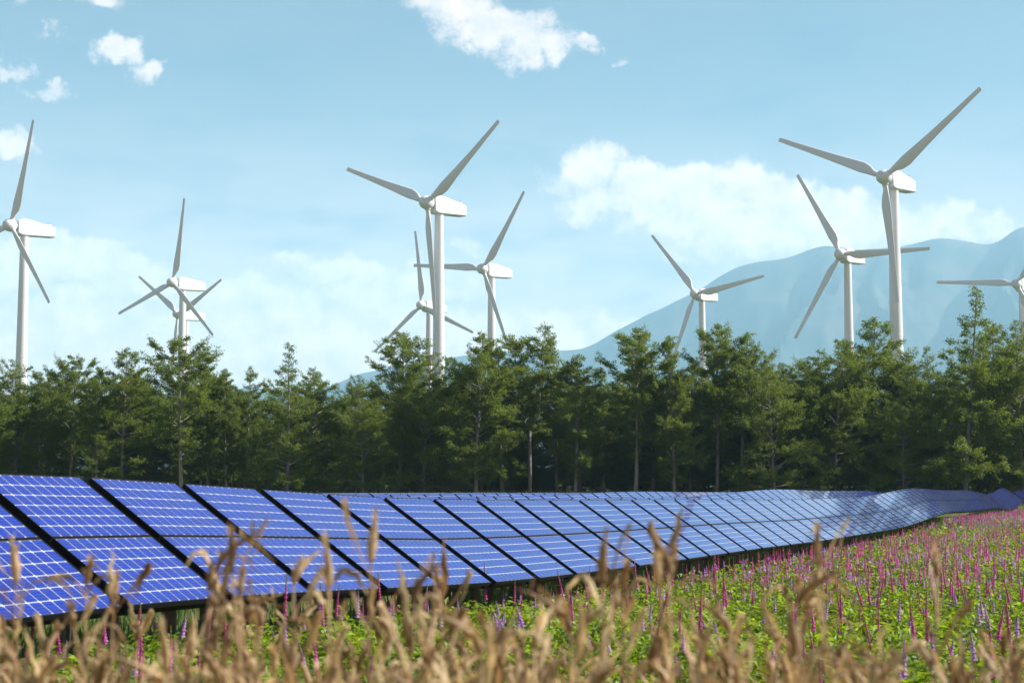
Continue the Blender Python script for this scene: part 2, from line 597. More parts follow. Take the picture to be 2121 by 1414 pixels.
def nacelle_mesh():
    """box with a sloping roof, cut lower front edge and bevelled long edges; axis along y, front at small y"""
    prof = [(1.9, -2.15, 1.75), (3.1, -2.55, 2.35), (4.0, -2.62, 2.45), (7.0, -2.45, 2.15), (11.0, -2.2, 1.62), (15.0, -1.95, 1.1), (15.2, -1.85, 1.0)]
    hw = [1.55, 1.6, 1.62, 1.62, 1.58, 1.5, 1.4]
    V = []
    for (y, zb, zt), w in zip(prof, hw):
        b = 0.22
        V.append([(-w, y, zb + b), (-w + b, y, zb), (w - b, y, zb), (w, y, zb + b), (w, y, zt - b), (w - b, y, zt), (-w + b, y, zt), (-w, y, zt - b)])
    V = np.array(V).reshape(-1, 3)
    n, k = 8, len(prof)
    q = [(i * n + j, (i + 1) * n + j, (i + 1) * n + (j + 1) % n, i * n + (j + 1) % n) for i in range(k - 1) for j in range(n)]
    mb = MB()
    mb.add(V, q)
    mb.add(V[:8], [(0, 1, 2, 3), (0, 3, 4, 7), (7, 4, 5, 6)])
    mb.add(V[-8:], [(3, 2, 1, 0), (7, 4, 3, 0), (6, 5, 4, 7)])
    return mb.mesh('nacelle', [MAT['turbine']])


def tower_mesh(h):
    mb = MB()
    pr = []
    for s in np.linspace(0, 1, 5):
        z = s * h; r = 2.05 - 0.82 * s
        pr += [(z, r)]
        if 0 < s < 1:
            v, q = lathe([(z - .09, r - .05), (z - .08, r + .03), (z + .08, r + .03), (z + .09, r - .05)], 40, 'z')
            mb.add(v, q)
    v, q = lathe(pr, 40, 'z')
    mb.add(v, q)
    return mb.mesh('tower', [MAT['turbine']], True)


blade_me, hub_me, collar_me, nac_me = blade_mesh(), hub_mesh(), collar_mesh(), nacelle_mesh()
vent_mb = MB()
vent_mb.box((-.9, 12.2, 1.42), (.9, 14.0, 1.72)); vent_mb.box((-.06, 14.2, 1.2), (.06, 14.32, 2.6)); vent_mb.box((-.5, 14.2, 2.5), (.5, 14.3, 2.58))
vent_me = vent_mb.mesh('roof_vent', [MAT['turbine']])
door_mb = MB(); door_mb.box((-.45, -2.12, .9), (.45, -2.0, 3.0)); door_me = door_mb.mesh('door', [MAT['post']])
YAW0 = math.radians(38)
turbs = [  # hub pixel, blade angle right of straight up, label
    (22, 467, 19.5, 'white wind turbine cut off by the left picture edge, long blade pointing up'),
    (358, 585, 11.6, 'white turbine with one blade almost upright, in front of a smaller twin'),
    (368, 650, 65.5, 'smaller white turbine half hidden behind the tower of another turbine'),
    (885, 420, 53.0, 'large white turbine near the middle with blades spread in a Y'),
    (873, 632, -5.7, 'distant white turbine whose nacelle is hidden by the big middle tower'),
    (1000, 557, 36.5, 'white turbine right of the big middle one, blade pointing to upper right'),
    (1440, 608, -38.5, 'small white turbine standing before the left slope of the blue mountain'),
    (1741, 526, -28.5, 'white turbine whose level blade passes behind the tallest tower on the right'),
    (1832, 367, 54.0, 'largest and tallest white turbine in front of the mountain ridge'),
    (2106, 588, 35.0, 'white turbine at the right picture edge with a blade lying level'),
]
for (hx, hy, ph, label) in turbs:
    d = px_dir(hx, hy)
    hub_z_rel = HUB_H
    Y = hub_z_rel * d[1] / d[2]
    hub = np.array([0, 0, CAM_Z]) + d * (Y / d[1])
    # the rotor axis points to the left of the camera; local -y is the rotor side
    back = np.array([math.sin(YAW0), math.cos(YAW0)])            # from hub towards the tail
    base = hub[:2] + back * 5.0
    gz = float(land(base[0], base[1]))
    rot = Matrix.Rotation(-YAW0, 4, 'Z')
    root = link('wind_turbine', None, mw=Matrix.Translation((base[0], base[1], gz - .2)) @ rot)
    root.empty_display_size = 3
    tag(root, label, 'wind turbine', 'white wind turbines behind the wood')
    th = hub[2] - 2.4 - gz + .2
    tw = link('tower', tower_mesh(th), root)
    link('door', door_me, tw)
    top = Vector((0, -5.0, hub[2] - gz + .2))
    nac = link('nacelle', nac_me, root, loc=top)
    link('roof_vent', vent_me, nac)
    hb = link('hub', hub_me, root, loc=top)
    for k in range(3):
        a = math.radians(ph + 120 * k)
        bl = link('blade', blade_me, root, loc=top)
        bl.rotation_euler = (0, a, 0)
        link('blade_collar', collar_me, bl)

# ------------------------------------------------------------------ solar panels
MW, MH, MGAP = 1.60, 1.0, 0.016
NCX, NCY = 10, 6
FR = 0.012
PXC, PYC = (MW - 2 * FR) / NCX, (MH - 2 * FR) / NCY


def cell_poly(cx, cy, z):
    hx, hy, c = PXC / 2 - .0085, PYC / 2 - .0068, .012
    return [(cx - hx + c, cy - hy, z), (cx + hx - c, cy - hy, z), (cx + hx, cy - hy + c, z), (cx + hx, cy + hy - c, z),
            (cx + hx - c, cy + hy, z), (cx - hx + c, cy + hy, z), (cx - hx, cy + hy - c, z), (cx - hx, cy - hy + c, z)]


OCT_Q = [(0, 1, 2, 3), (0, 3, 4, 7), (7, 4, 5, 6)]


def cell_geo(mb, cx, cy, m=0):
    a = np.array(cell_poly(cx, cy, .0035)); b = np.array(cell_poly(cx, cy, .0005))
    mb.add(np.concatenate([a, b]), OCT_Q + [(j, 8 + j, 8 + (j + 1) % 8, (j + 1) % 8) for j in range(8)], m=m)


def module_geo(mb, y0, frame_m=0, sheet_m=1):
    """one framed module, lower edge at y0, without its cells"""
    mb.box((0, y0, -.045), (MW, y0 + FR, .006), frame_m)
    mb.box((0, y0 + MH - FR, -.045), (MW, y0 + MH, .006), frame_m)
    mb.box((0, y0 + FR, -.045), (FR, y0 + MH - FR, .006), frame_m)
    mb.box((MW - FR, y0 + FR, -.045), (MW, y0 + MH - FR, .006), frame_m)
    mb.box((FR, y0 + FR, -.006), (MW - FR, y0 + MH - FR, 0.0), sheet_m)


def cell_centres(y0):
    return [(FR + (i + .5) * PXC, y0 + FR + (j + .5) * PYC) for j in range(NCY) for i in range(NCX)]


def rack_geo(mb, m=0):
    """rails and side beams under the modules"""
    for x in (0.0, MW - .07):
        mb.box((x, .03, -.115), (x + .07, SLOPE - .03, -.047), m)
    for y in (.12, .96, 1.02 + .80):
        mb.box((-.02, y, -.20), (MW + .12, y + .06, -.137), m)
    mb.box((.07, .985, -.1), (MW - .07, 1.04, -.047), m)


Y0S = (0.0, MH + MGAP)
mod_mb = MB(); module_geo(mod_mb, 0); mod_me = mod_mb.mesh('module', [MAT['frame'], MAT['backsheet']])
one_mb = MB(); cell_geo(one_mb, 0, 0); one_me = one_mb.mesh('cell', [MAT['cell']])
cells_mb = MB()
for c in cell_centres(0): cell_geo(cells_mb, *c)
cells_me = cells_mb.mesh('cells', [MAT['cell']])
rack_mb = MB(); rack_geo(rack_mb); rack_me = rack_mb.mesh('rack', [MAT['frame']])
leg_me = {}


def leg_mesh(h):
    h = round(h, 1)
    if h not in leg_me:
        mb = MB(); mb.box((-.04, -.04, -h), (.04, .04, 0)); mb.box((-.07, -.02, -.10), (.07, .02, -.02))
        leg_me[h] = mb.mesh('leg', [MAT['post']])
    return leg_me[h]


# whole table in one mesh for those too far to show their parts
tab_mb = MB(); rack_geo(tab_mb, 0)
for y0 in Y0S:
    module_geo(tab_mb, y0, 0, 1)
    for c in cell_centres(y0): cell_geo(tab_mb, *c, m=2)
tab_me = tab_mb.mesh('solar_panel', [MAT['frame'], MAT['backsheet'], MAT['cell']])


def table_matrix(row, i):
    base = P0 - NRM * ROW_D * row + U * (i * STEP + (row * 0.61 % 1) * STEP)
    tip = base + U * MW
    mid = NRM * SLOPE * math.cos(TILT) * .5
    za, zb = land(*(base + mid)) + TOP_H, land(*(tip + mid)) + TOP_H
    e1 = np.array([U[0] * MW, U[1] * MW, zb - za]); e1 /= np.linalg.norm(e1)
    e2 = -np.array([NRM[0] * math.cos(TILT), NRM[1] * math.cos(TILT), -math.sin(TILT)])
    e2 -= e1 * e1.dot(e2); e2 /= np.linalg.norm(e2)
    e3 = np.cross(e1, e2)
    org = np.array([base[0], base[1], za]) - e2 * SLOPE
    M = Matrix.Identity(4)
    for r in range(3):
        M[r][0], M[r][1], M[r][2], M[r][3] = e1[r], e2[r], e3[r], org[r]
    return M


ORD = ('first second third fourth fifth sixth seventh eighth ninth tenth eleventh twelfth thirteenth fourteenth fifteenth sixteenth seventeenth '
       'eighteenth nineteenth twentieth').split()
TENS = {2: 'twent', 3: 'thirt', 4: 'fort', 5: 'fift', 6: 'sixt', 7: 'sevent', 8: 'eight', 9: 'ninet'}


def ordinal(n):
    if n <= 20: return ORD[n - 1]
    t, u = divmod(n, 10)
    return TENS[t] + ('ieth' if u == 0 else 'y-' + ORD[u - 1])


PANEL_GROUP = 'blue solar panels standing in long rows'


FRONT_X = []
SEEN = {}


def photo_x(p):
    c, s_ = math.cos(PITCH), math.sin(PITCH)
    return CX + F_PX * p.x / (p.y * c + (p.z - CAM_Z) * s_)


def behind_label(row, M):
    x = photo_x(M @ Vector((MW / 2, SLOPE, 0)))
    if not FRONT_X: FRONT_X.extend(photo_x(table_matrix(0, k) @ Vector((0, SLOPE, 0))) for k in range(0, 60))
    j = int(np.searchsorted(FRONT_X, x)) - 1
    if j < 0 or j > 57: return None
    k = SEEN[(row, j)] = SEEN.get((row, j), 0) + 1
    return '%s of the %s-row solar panels seen over the %s front panel' % (ORD[k - 1], ORD[row], ordinal(j + 1))


def make_table(row, i):
    M = table_matrix(row, i)
    org = M.translation
    if row == 0:
        if i < -1: label = 'blue solar panel of the front row just beyond the left picture edge'
        elif i == -1: label = 'blue solar panel cut off by the left picture edge, mostly behind dry stalks'
        elif i < 72: label = '%s full blue solar panel of the front row counted from the left edge' % ordinal(i + 1)
        elif org.y < 72: label = 'pale blue solar panel of the front row before it climbs the hump'
        elif org.y < 100: label = 'small solar panel of the front row on its first high hump'
        else: label = 'tiny violet blue solar panel far along the wavy front row'
    else:
        label = behind_label(row, M) or ('small solar panel of the %s row seen over the panels in front' % ORD[row]) if org.y < 72 + 4 * row else \
                ('small solar panel of the %s row on or beyond the hump' % ORD[row])
    detailed = row == 0 and i <= 24
    if not detailed:
        o = link('solar_panel', tab_me, mw=M)
        return tag(o, label, 'solar panel', PANEL_GROUP)
    root = link('solar_panel', None, mw=M)
    root.empty_display_size = .3
    tag(root, label, 'solar panel', PANEL_GROUP)
    for y0 in Y0S:
        mo = link('module', mod_me, root, loc=(0, y0, 0))
        if i <= 4:
            for (cx, cy) in cell_centres(0):
                link('cell', one_me, mo, loc=(cx, cy, 0))
        else:
            link('cells', cells_me, mo)
    link('rack', rack_me, root)
    for ly in (.35, 1.75):
        for lx in ((.3, 1.30) if i < 8 else (.8,)):
            p = M @ Vector((lx, ly, -.2))
            h = p.z - float(land(p.x, p.y)) + .25
            lg = bpy.data.objects.new('leg', leg_mesh(h))
            COL.objects.link(lg)
            lg.parent = root
            lg.matrix_parent_inverse = M.inverted()
            lg.location = p
    return root


spots = [(0, i) for i in range(-3, 93)]
for row, (ya, yb) in enumerate([(0, 0), (30, 150), (42, 152), (54, 154)]):
    if row == 0: continue
    i = 0
    while True:
        b = P0 - NRM * ROW_D * row + U * (i * STEP)
        if b[1] > yb or b[0] / b[1] > .34: break
        if b[1] >= ya: spots.append((row, i))
        i += 1
bpy.context.view_layer.update()
for s in spots: make_table(*s)
# rows beyond those, too many and too thin to count
far_spots = []
for row in (4, 5, 6, 7):
    i = 0
    while True:
        b = P0 - NRM * ROW_D * row + U * (i * STEP)
        if b[1] > 156 or b[0] / b[1] > .34: break
        if b[1] >= 24 + 8 * row: far_spots.append((row, i))
        i += 1
nv = len(tab_me.vertices)
simple = MB(); rack_geo(simple, 0)
for y0 in Y0S:
    module_geo(simple, y0, 0, 1)
    for j in range(NCY):
        simple.add([(FR, y0 + FR + j * PYC + .01, .003), (MW - FR, y0 + FR + j * PYC + .01, .003), (MW - FR, y0 + FR + (j + 1) * PYC - .01, .003), (FR, y0 + FR + (j + 1) * PYC - .01, .003)], [(0, 1, 2, 3)], m=2)
sv = np.concatenate(simple.v); sq = np.concatenate(simple.q)
vv, qq, mm = [], [], []
for k, s in enumerate(far_spots):
    M = np.array(table_matrix(*s))
    vv.append(sv @ M[:3, :3].T + M[:3, 3]); qq.append(sq + k * len(sv)); mm += simple.qm
far_panels = link('distant_solar_panels', mesh_np('distant_solar_panels', np.concatenate(vv), [np.concatenate(qq)], [MAT['frame'], MAT['backsheet'], MAT['cell']], False, mm))
tag(far_panels, 'thin far rows of solar panels just in front of the wood', 'solar panels', kind='stuff')
print('tables', len(spots), len(far_spots))


# ------------------------------------------------------------------ trees
def frames(t):
    t = t / (np.linalg.norm(t) + 1e-9)
    a = np.cross(t, [0, 0, 1.0])
    if np.linalg.norm(a) < .1: a = np.array([1.0, 0, 0])
    a /= np.linalg.norm(a)
    return t, a, np.cross(a, t)


def leaf_quads(pos, dirs, nrm, length, width, fold=0.25):
    """one pointed, slightly folded leaf per row: 4 vertices, two triangles"""
    side = np.cross(dirs, nrm); side /= np.linalg.norm(side, axis=1)[:, None] + 1e-9
    up = np.cross(side, dirs)
    L, W = length[:, None], width[:, None]
    a = pos
    b = pos + dirs * L * .45 + side * W * .5 + up * W * fold
    c = pos + dirs * L - up * W * fold
    d = pos + dirs * L * .45 - side * W * .5 + up * W * fold
    v = np.stack([a, b, c, d], 1).reshape(-1, 3)
    n = np.arange(len(pos))[:, None] * 4
    return v, np.concatenate([n + np.array([[0, 1, 2]]), n + np.array([[0, 2, 3]])])


def grow_tree(seed, H, crown0, width, n_branch, leaf_n, kind):
    """trunk with limbs, and a crown of leaves carried on flat sprays; returns (trunk mesh, crown mesh)"""
    r = np.random.default_rng(seed)
    wood = MB()
    stems = []
    if kind == 'forked':
        fz = H * r.uniform(.28, .42)
        base = [(0, 0, -.3)] + [(r.normal() * .06, r.normal() * .06, fz * s) for s in (.33, .66, 1)]
        wood.tube(base, np.linspace(.20, .14, 4), 8)
        for sgn, hh in ((-1, r.uniform(.82, .95)), (1, 1.0)):
            az = r.uniform(-.5, .5)
            pts = [np.array(base[-1])]
            for s in np.linspace(.12, 1, 7):
                pts.append(np.array([sgn * math.cos(az) * (.12 + .17 * s ** .8) * (H - fz) * .6 + r.normal() * .07, sgn * math.sin(az) * .4 * s + r.normal() * .07, fz + (H * hh - fz) * s]))
            stems.append((np.array(pts), .11))
    else:
        pts = [np.array([0, 0, -.3])]
        lean = r.normal(size=2) * .035
        wob = r.normal(size=2) * .12
        for s in np.linspace(.1, 1, 9):
            pts.append(np.array([lean[0] * H * s + wob[0] * math.sin(s * 5), lean[1] * H * s + wob[1] * math.sin(s * 4 + 1), H * s]))
        stems.append((np.array(pts), .10 + .008 * H))
    lp, ld, ln, lsz = [], [], [], []
    for pts, r0 in stems:
        rad = r0 * (1 - np.linspace(0, 1, len(pts)) ** .9 * .9)
        wood.tube(pts, rad, 7)
        zz = pts[:, 2]
        nb = int(n_branch / len(stems))
        for b in range(nb):
            s = (b + r.uniform(0, 1)) / nb
            z = H * crown0 + (H * .985 - H * crown0) * s ** .9
            if z < zz[0] or z > zz[-1]: continue
            P = np.array([np.interp(z, zz, pts[:, k]) for k in range(3)])
            if kind == 'cone': prof = (1 - s) ** .8 * 1.05 + .06
            elif kind == 'dense': prof = math.sin(math.pi * min(1, .30 + .70 * s)) ** .6 * 1.0 + .05
            elif kind == 'open': prof = .30 + .75 * math.sin(math.pi * min(1, s ** 1.4 * .92 + .04))
            else: prof = .25 + .8 * math.sin(math.pi * min(1, .12 + .84 * s))
            prof *= 1 - .78 * s ** 4
            Lb = max(.3, width * .5 * prof * r.choice([.45, .7, .95, 1.1, 1.35]) * r.uniform(.9, 1.1))
            az = b * 2.39996 + r.normal() * .35
            rise = {'cone': .38, 'dense': .6, 'open': .75, 'forked': .8, 'oval': .7}[kind] * (0.5 + 1.0 * s) + r.normal() * .30
            dirv = np.array([math.cos(az), math.sin(az), rise]); dirv /= np.linalg.norm(dirv)
            k = 5
            bp = [P]
            for q in range(1, k):
                t = q / (k - 1)
                bp.append(P + dirv * Lb * t + np.array([0, 0, -.10 * Lb * t * t]) + r.normal(size=3) * .04 * Lb * t)
            bp = np.array(bp)
            wood.tube(bp, np.linspace(max(.018, .028 * Lb * .55), .006, k), 4, cap=False)
            # side twigs in a flat spray, leaves along them
            nt = max(4, int(Lb * 5.5))
            for q in range(nt):
                t = r.uniform(.12, 1.0) ** .75
                x = t * (k - 1); i0 = min(int(x), k - 2)
                Q = bp[i0] * (1 - x + i0) + bp[i0 + 1] * (x - i0)
                ta = az + r.choice([-1, 1]) * r.uniform(.35, 1.25)
                tl = Lb * r.uniform(.16, .36) * (1.15 - .5 * t) + .18
                td = np.array([math.cos(ta), math.sin(ta), rise * .35 + .10 + r.normal() * .36]); td /= np.linalg.norm(td)
                if q % 3 == 0:
                    wood.add([Q, Q + td * tl * .9, Q + td * tl * .9 + np.array([0, 0, .008]), Q + np.array([0, 0, .012])], [(0, 1, 2, 3)])
                m = max(3, int(leaf_n * tl))
                u = r.uniform(.1, 1.05, m)
                pos = Q + td * (u * tl)[:, None] + r.normal(size=(m, 3)) * np.array([.12, .12, .08])
                ldir = td + r.normal(size=(m, 3)) * np.array([.75, .75, .5]) + np.array([0, 0, -.12])
                lnn = np.array([0, 0, .8]) + r.normal(size=(m, 3))
                lp.append(pos); ld.append(ldir); ln.append(lnn)
    lp, ld, ln = np.concatenate(lp), np.concatenate(ld), np.concatenate(ln)
    ld /= np.linalg.norm(ld, axis=1)[:, None]
    n = len(lp)
    v, f = leaf_quads(lp, ld, ln, r.uniform(.12, .22, n), r.uniform(.065, .115, n), .15)
    # leaf colour of the species, from leaf to leaf and bough to bough
    h = r.uniform(0, 1, n)[:, None]
    bough = (np.sin(lp[:, 0] * 1.7 + seed) * np.sin(lp[:, 1] * 1.9 + 2 * seed) * np.sin(lp[:, 2] * 1.3))[:, None] * .5 + .5
    colA, colB, colC = np.array([.09, .15, .021]), np.array([.185, .25, .040]), np.array([.23, .26, .062])
    c = colA * (1 - h) + colB * h
    c = c * (1 - .35 * bough) + colC * .35 * bough
    cols = np.concatenate([c, c])
    return wood.mesh('trunk', [MAT['bark']], True), mesh_np('crown', v, [f], [MAT['leaf']], False, cols=cols), n


protos = []
specs = [('oval', 16, .07, 7.8, 84, 48), ('cone', 16, .06, 7.6, 88, 46), ('dense', 16, .05, 9.8, 88, 36), ('open', 16, .22, 7.4, 66, 52),
         ('forked', 16, .36, 7.2, 72, 52), ('dense', 16, .03, 9.0, 88, 36), ('oval', 16, .12, 6.4, 74, 50), ('oval', 16, .05, 6.6, 80, 48)]
tot = 0
for k, (kind, H, c0, w, nb, lf) in enumerate(specs):
    a, b, n = grow_tree(100 + k, H, c0, w, nb, lf, kind)
    protos.append((a, b)); tot += n
print('leaves in tree kinds', tot)


def place_tree(kind, x, y, h, label, group, rz=None, wscale=1.0):
    z = float(land(x, y)) - .05
    s = h / 16.0
    root = link('tree', None, loc=(x, y, z))
    root.empty_display_size = .5
    root.rotation_euler = (0, 0, random.uniform(0, 6.28) if rz is None else rz)
    root.scale = (s * wscale, s * wscale, s)
    tag(root, label, 'tree', group)
    link('trunk', protos[kind][0], root)
    link('crown', protos[kind][1], root)


front = [  # photo x of the trunk, photo y of the top, kind, depth, width scale, label
    (-60, 770, 2, 186, 1.0, None),
    (38, 745, 2, 184, .95, 'bushy dark green tree in front of the leftmost turbine tower'),
    (88, 772, 6, 187, .9, 'thin light crowned tree just right of the leftmost turbine tower'),
    (148, 740, 3, 183, .85, 'slim tree with bare double looking trunk and small pointed top at far left'),
    (205, 772, 7, 186, .9, 'narrow dark tree between the slim pointed tree and the first tall pair'),
    (258, 724, 0, 184, 1.0, 'tall full tree on the left with rounded top against pale cloud'),
    (310, 775, 5, 188, .8, 'lower dense tree left of the twin turbine towers'),
    (382, 700, 3, 183, 1.0, 'tall tree whose open top covers the twin turbine towers'),
    (436, 735, 0, 186, .95, 'full tree just right of the twin turbine towers'),
    (472, 765, 6, 189, .85, 'small pale tree between the twin towers and the gap of blue mountain'),
    (512, 762, 7, 184, .8, 'slender tree on the left of the blue gap in the wood'),
    (598, 715, 1, 184, 1.0, 'pointed tall tree on the right of the blue gap in the wood'),
    (655, 765, 2, 187, .8, 'dense tree with rounded shoulder right of the pointed tall one'),
    (715, 795, 5, 189, .8, 'low dense tree before the little blue hill left of the middle'),
    (752, 778, 2, 184, .75, 'dense tree under the tip of the far turbine blade left of the middle'),
    (824, 692, 3, 183, 1.0, 'tall airy tree with flat layered top left of the big middle tower'),
    (880, 745, 2, 185, .9, 'broad dense tree hiding the foot of the big middle tower'),
    (930, 740, 5, 188, .9, 'broad leafy tree just right of the big middle tower'),
    (985, 690, 0, 184, 1.0, 'tall tree with light green top left of the second middle tower'),
    (1040, 720, 6, 187, .9, 'tree whose airy crown hides the second middle tower'),
    (1097, 677, 4, 181, .95, 'tall forked tree with pale bare trunk in the middle of the wood'),
    (1190, 735, 6, 187, 1.0, 'airy pale tree right of the forked one, against the blue foothill'),
    (1245, 765, 7, 190, 1.0, 'low loose tree before the foot of the mountain slope'),
    (1312, 684, 3, 184, 1.0, 'tree with two rounded leafy heads before the blue mountain slope'),
    (1350, 770, 2, 187, .9, 'dense dark tree below the two rounded leafy heads'),
    (1395, 705, 0, 186, .75, 'tree with small round head left of the small mountain turbine'),
    (1480, 676, 3, 184, .9, 'slim tall tree just right of the small mountain turbine tower'),
    (1534, 700, 4, 182, .9, 'tree with a pale straight trunk standing in front of dark foliage'),
    (1600, 735, 5, 186, .9, 'middling leafy tree midway between the two mountain turbines'),
    (1662, 742, 2, 184, .95, 'broad very dark tree left of the tallest turbine'),
    (1725, 708, 2, 187, .85, 'dense tree with dark underside just left of the hidden turbine foot'),
    (1798, 660, 0, 185, 1.05, 'tall rounded tree covering the tower next to the tallest turbine'),
    (1868, 762, 2, 184, .85, 'dark dense tree at the foot of the tallest turbine'),
    (1930, 718, 5, 187, .85, 'leafy tree left of the tallest tree on the right'),
    (1958, 780, 6, 181, .7, 'young slim tree with pale trunk before the tallest tree'),
    (1990, 598, 1, 185, .95, 'tallest tree of the wood, with layered pointed top, on the right'),
    (2052, 668, 0, 187, .85, 'tree between the tallest tree and the right picture edge'),
    (2112, 668, 2, 184, .9, 'dark leafy tree at the right picture edge'),
    (2190, 690, 0, 186, 1.0, None),
    (2270, 720, 2, 186, 1.0, None),
]
for k, (x, yt, kind, Y, ws, label) in enumerate(front):
    Y = Y + (-6, 3, -2, 6, -4, 1, 5)[k % 7] * .9
    p = px_point(x, yt, Y)
    h = p[2] - float(land(p[0], Y)) + .2
    if label is None: label = 'tree of the front edge of the wood just outside the picture'
    place_tree(kind, p[0], Y, h, label, 'trees along the front edge of the wood', wscale=ws)
r = np.random.default_rng(21)
tops_x = np.array([f[0] for f in front]); tops_y = np.array([f[1] for f in front])
for layer, (Y0, n, off) in enumerate([(193, 44, 4), (201, 38, 30), (211, 34, 44)]):
    for k in range(n):
        x = -160 + (k + r.uniform(.15, .85)) * 2440 / n
        skyline = np.interp(x, tops_x, tops_y)
        if 525 < x < 580: skyline = 850
        lowest = max(skyline, 735) + off + r.uniform(0, 42)
        Y = Y0 + r.uniform(-2.5, 2.5)
        p = px_point(x, lowest, Y)
        h = max(7.0, p[2] - float(land(p[0], Y)))
        place_tree(int(r.choice([2, 5, 1, 0, 2, 5] if layer else [6, 7, 0, 3, 6, 1])), p[0], Y, h, 'dark tree deep in the wood, seen between the trees of its front edge', 'trees deeper in the wood', wscale=r.uniform(.9, 1.15))

for k in range(84):                                  # shrubs that close the view under the trees
    x = -150 + (k + r.uniform(.1, .9)) * 2420 / 84
    Y = r.uniform(197, 216)
    p = px_point(x, 1000, Y)
    z = float(land(p[0], Y)) - .1
    sh_ = link('shrub', None, loc=(p[0], Y, z))
    sh_.empty_display_size = .3
    sh_.rotation_euler = (0, 0, r.uniform(0, 6.28))
    hh = r.uniform(2.6, 4.8) / 16
    sh_.scale = (hh * 2.0, hh * 2.0, hh)
    tag(sh_, 'low dark shrub under the trees, glimpsed between their trunks', 'shrub', 'shrubs under the wood')
    link('trunk', protos[5][0], sh_)
    link('crown', protos[5][1], sh_)

# ------------------------------------------------------------------ low plants (uncountable) and the flowers
def in_field(X, Y):
    d = Y * U[0] - X * U[1]
    return d < D1 - 1.2


def scatter(n, ya, yb, xl, xr, seed):
    r = np.random.default_rng(seed)
    Y = np.sqrt(r.uniform(ya ** 2, yb ** 2, n))
    X = r.uniform(xl, xr, n) * Y
    k = in_field(X, Y)
    return X[k], Y[k]


def herb_mesh():
    r = np.random.default_rng(5)
    P, D, N, L, W, C = [], [], [], [], [], []
    for (n, ya, yb, leaves, ls) in ((2300, 7, 30, 42, .085), (3600, 28, 72, 26, .12), (5200, 70, 182, 12, .20)):
        X, Y = scatter(n, ya, yb, -.40, .37, int(ya) + 3)
        for x, y in zip(X, Y):
            m = leaves
            R = r.uniform(.18, .42); H = r.uniform(.16, .40)
            a = r.uniform(0, 2 * np.pi, m); el = np.arccos(r.uniform(0.05, 1, m))
            nn = np.stack([np.sin(el) * np.cos(a), np.sin(el) * np.sin(a), np.cos(el)], 1)
            rad = r.uniform(.55, 1.0, m)[:, None]
            z = float(0)
            P.append(np.stack([x + nn[:, 0] * R * rad[:, 0], y + nn[:, 1] * R * rad[:, 0], nn[:, 2] * H * rad[:, 0] + .04], 1))
            d = np.stack([np.cos(a), np.sin(a), r.normal(-.1, .35, m)], 1) + r.normal(size=(m, 3)) * .3
            D.append(d); N.append(nn + np.array([0, 0, .6]) + r.normal(size=(m, 3)) * .25)
            L.append(r.uniform(.7, 1.5, m) * ls); W.append(r.uniform(.5, .9, m) * ls)
            base = np.array([.22, .35, .030]) * r.uniform(.4, 1.15) + np.array([.06, .03, 0]) * r.uniform(0, 1)
            C.append(base * r.uniform(.7, 1.25, m)[:, None])
    P, D, N, L, W, C = map(np.concatenate, (P, D, N, L, W, C))
    P[:, 2] += land(P[:, 0], P[:, 1])
    D /= np.linalg.norm(D, axis=1)[:, None]
    v, f = leaf_quads(P, D, N, L, W, .2)
    return mesh_np('ground_cover', v, [f], [MAT['herb']], False, cols=np.concatenate([C, C])), len(P)


hm, hn = herb_mesh()
herb = link('ground_cover', hm)
tag(herb, 'bright green leafy weeds covering the field between the flowers', 'weeds', kind='stuff')


def grass_mesh(name, n, region, hgt, seed, c0, c1):
    r = np.random.default_rng(seed)
    X, Y = region(r, n)
    n = len(X)
    P = np.stack([X, Y, land(X, Y) - .02], 1)
    d = np.stack([r.normal(0, .28, n), r.normal(0, .28, n), np.ones(n)], 1)
    d /= np.linalg.norm(d, axis=1)[:, None]
    nn = r.normal(size=(n, 3))
    L = r.uniform(.5, 1.2, n) * hgt
    v, f = leaf_quads(P, d, nn, L, L * .16, .1)
    h = r.uniform(0, 1, n)[:, None]
    c = np.array(c0) * (1 - h) + np.array(c1) * h
    return link(name, mesh_np(name, v, [f], [MAT['herb']], False, cols=np.concatenate([c, c])))


g1 = grass_mesh('meadow_grass', 26000, lambda r, n: (r.uniform(-66, 72, n), r.uniform(174, 190, n)), .62, 3, (.07, .10, .02), (.17, .19, .05))
tag(g1, 'rough green grass strip along the foot of the wood', 'grass', kind='stuff')
g2 = grass_mesh('row_grass', 30000, lambda r, n: (lambda q, t: (P0[0] + U[0] * t - NRM[0] * q, P0[1] + U[1] * t - NRM[1] * q))(r.uniform(-2.2, 4.5, n), r.uniform(-12, 90, n)), .22, 4, (.04, .08, .015), (.10, .15, .03))
tag(g2, 'short shaded grass growing under the front row of panels', 'grass', kind='stuff')


def spike_arrays(h, rad, rings, n, seed, pal):
    """a tapering flower spike made of jutting florets round a stem; returns verts, quads, tint"""
    r = np.random.default_rng(seed)
    V, Q, C = [], [], []
    k = 0
    for i in range(rings):
        s = i / (rings - 1)
        z = h * s
        R = rad * (1 - s) ** .75 + .0035
        col = np.array(pal[0]) * (1 - s) + np.array(pal[1]) * s if s < .78 else np.array(pal[2])
        for j in range(n):
            a = 2 * math.pi * (j + .5 * (i % 2)) / n + r.normal() * .15
            o = np.array([math.cos(a), math.sin(a)]); t = np.array([-o[1], o[0]])
            w = R * .75 + .002; hh = h / rings * 1.15
            rr_ = R * r.uniform(.8, 1.25)
            p = [(*(o * .002 - t * w * .3), z + hh * .6), (*(o * rr_ - t * w * .55), z - hh * .35), (*(o * rr_ + t * w * .55), z - hh * .35), (*(o * .002 + t * w * .3), z + hh * .6)]
            V += p; Q.append((k, k + 1, k + 2, k + 3)); k += 4
            C.append(col * r.uniform(.75, 1.25))
    return np.array(V), np.array(Q), np.array(C)


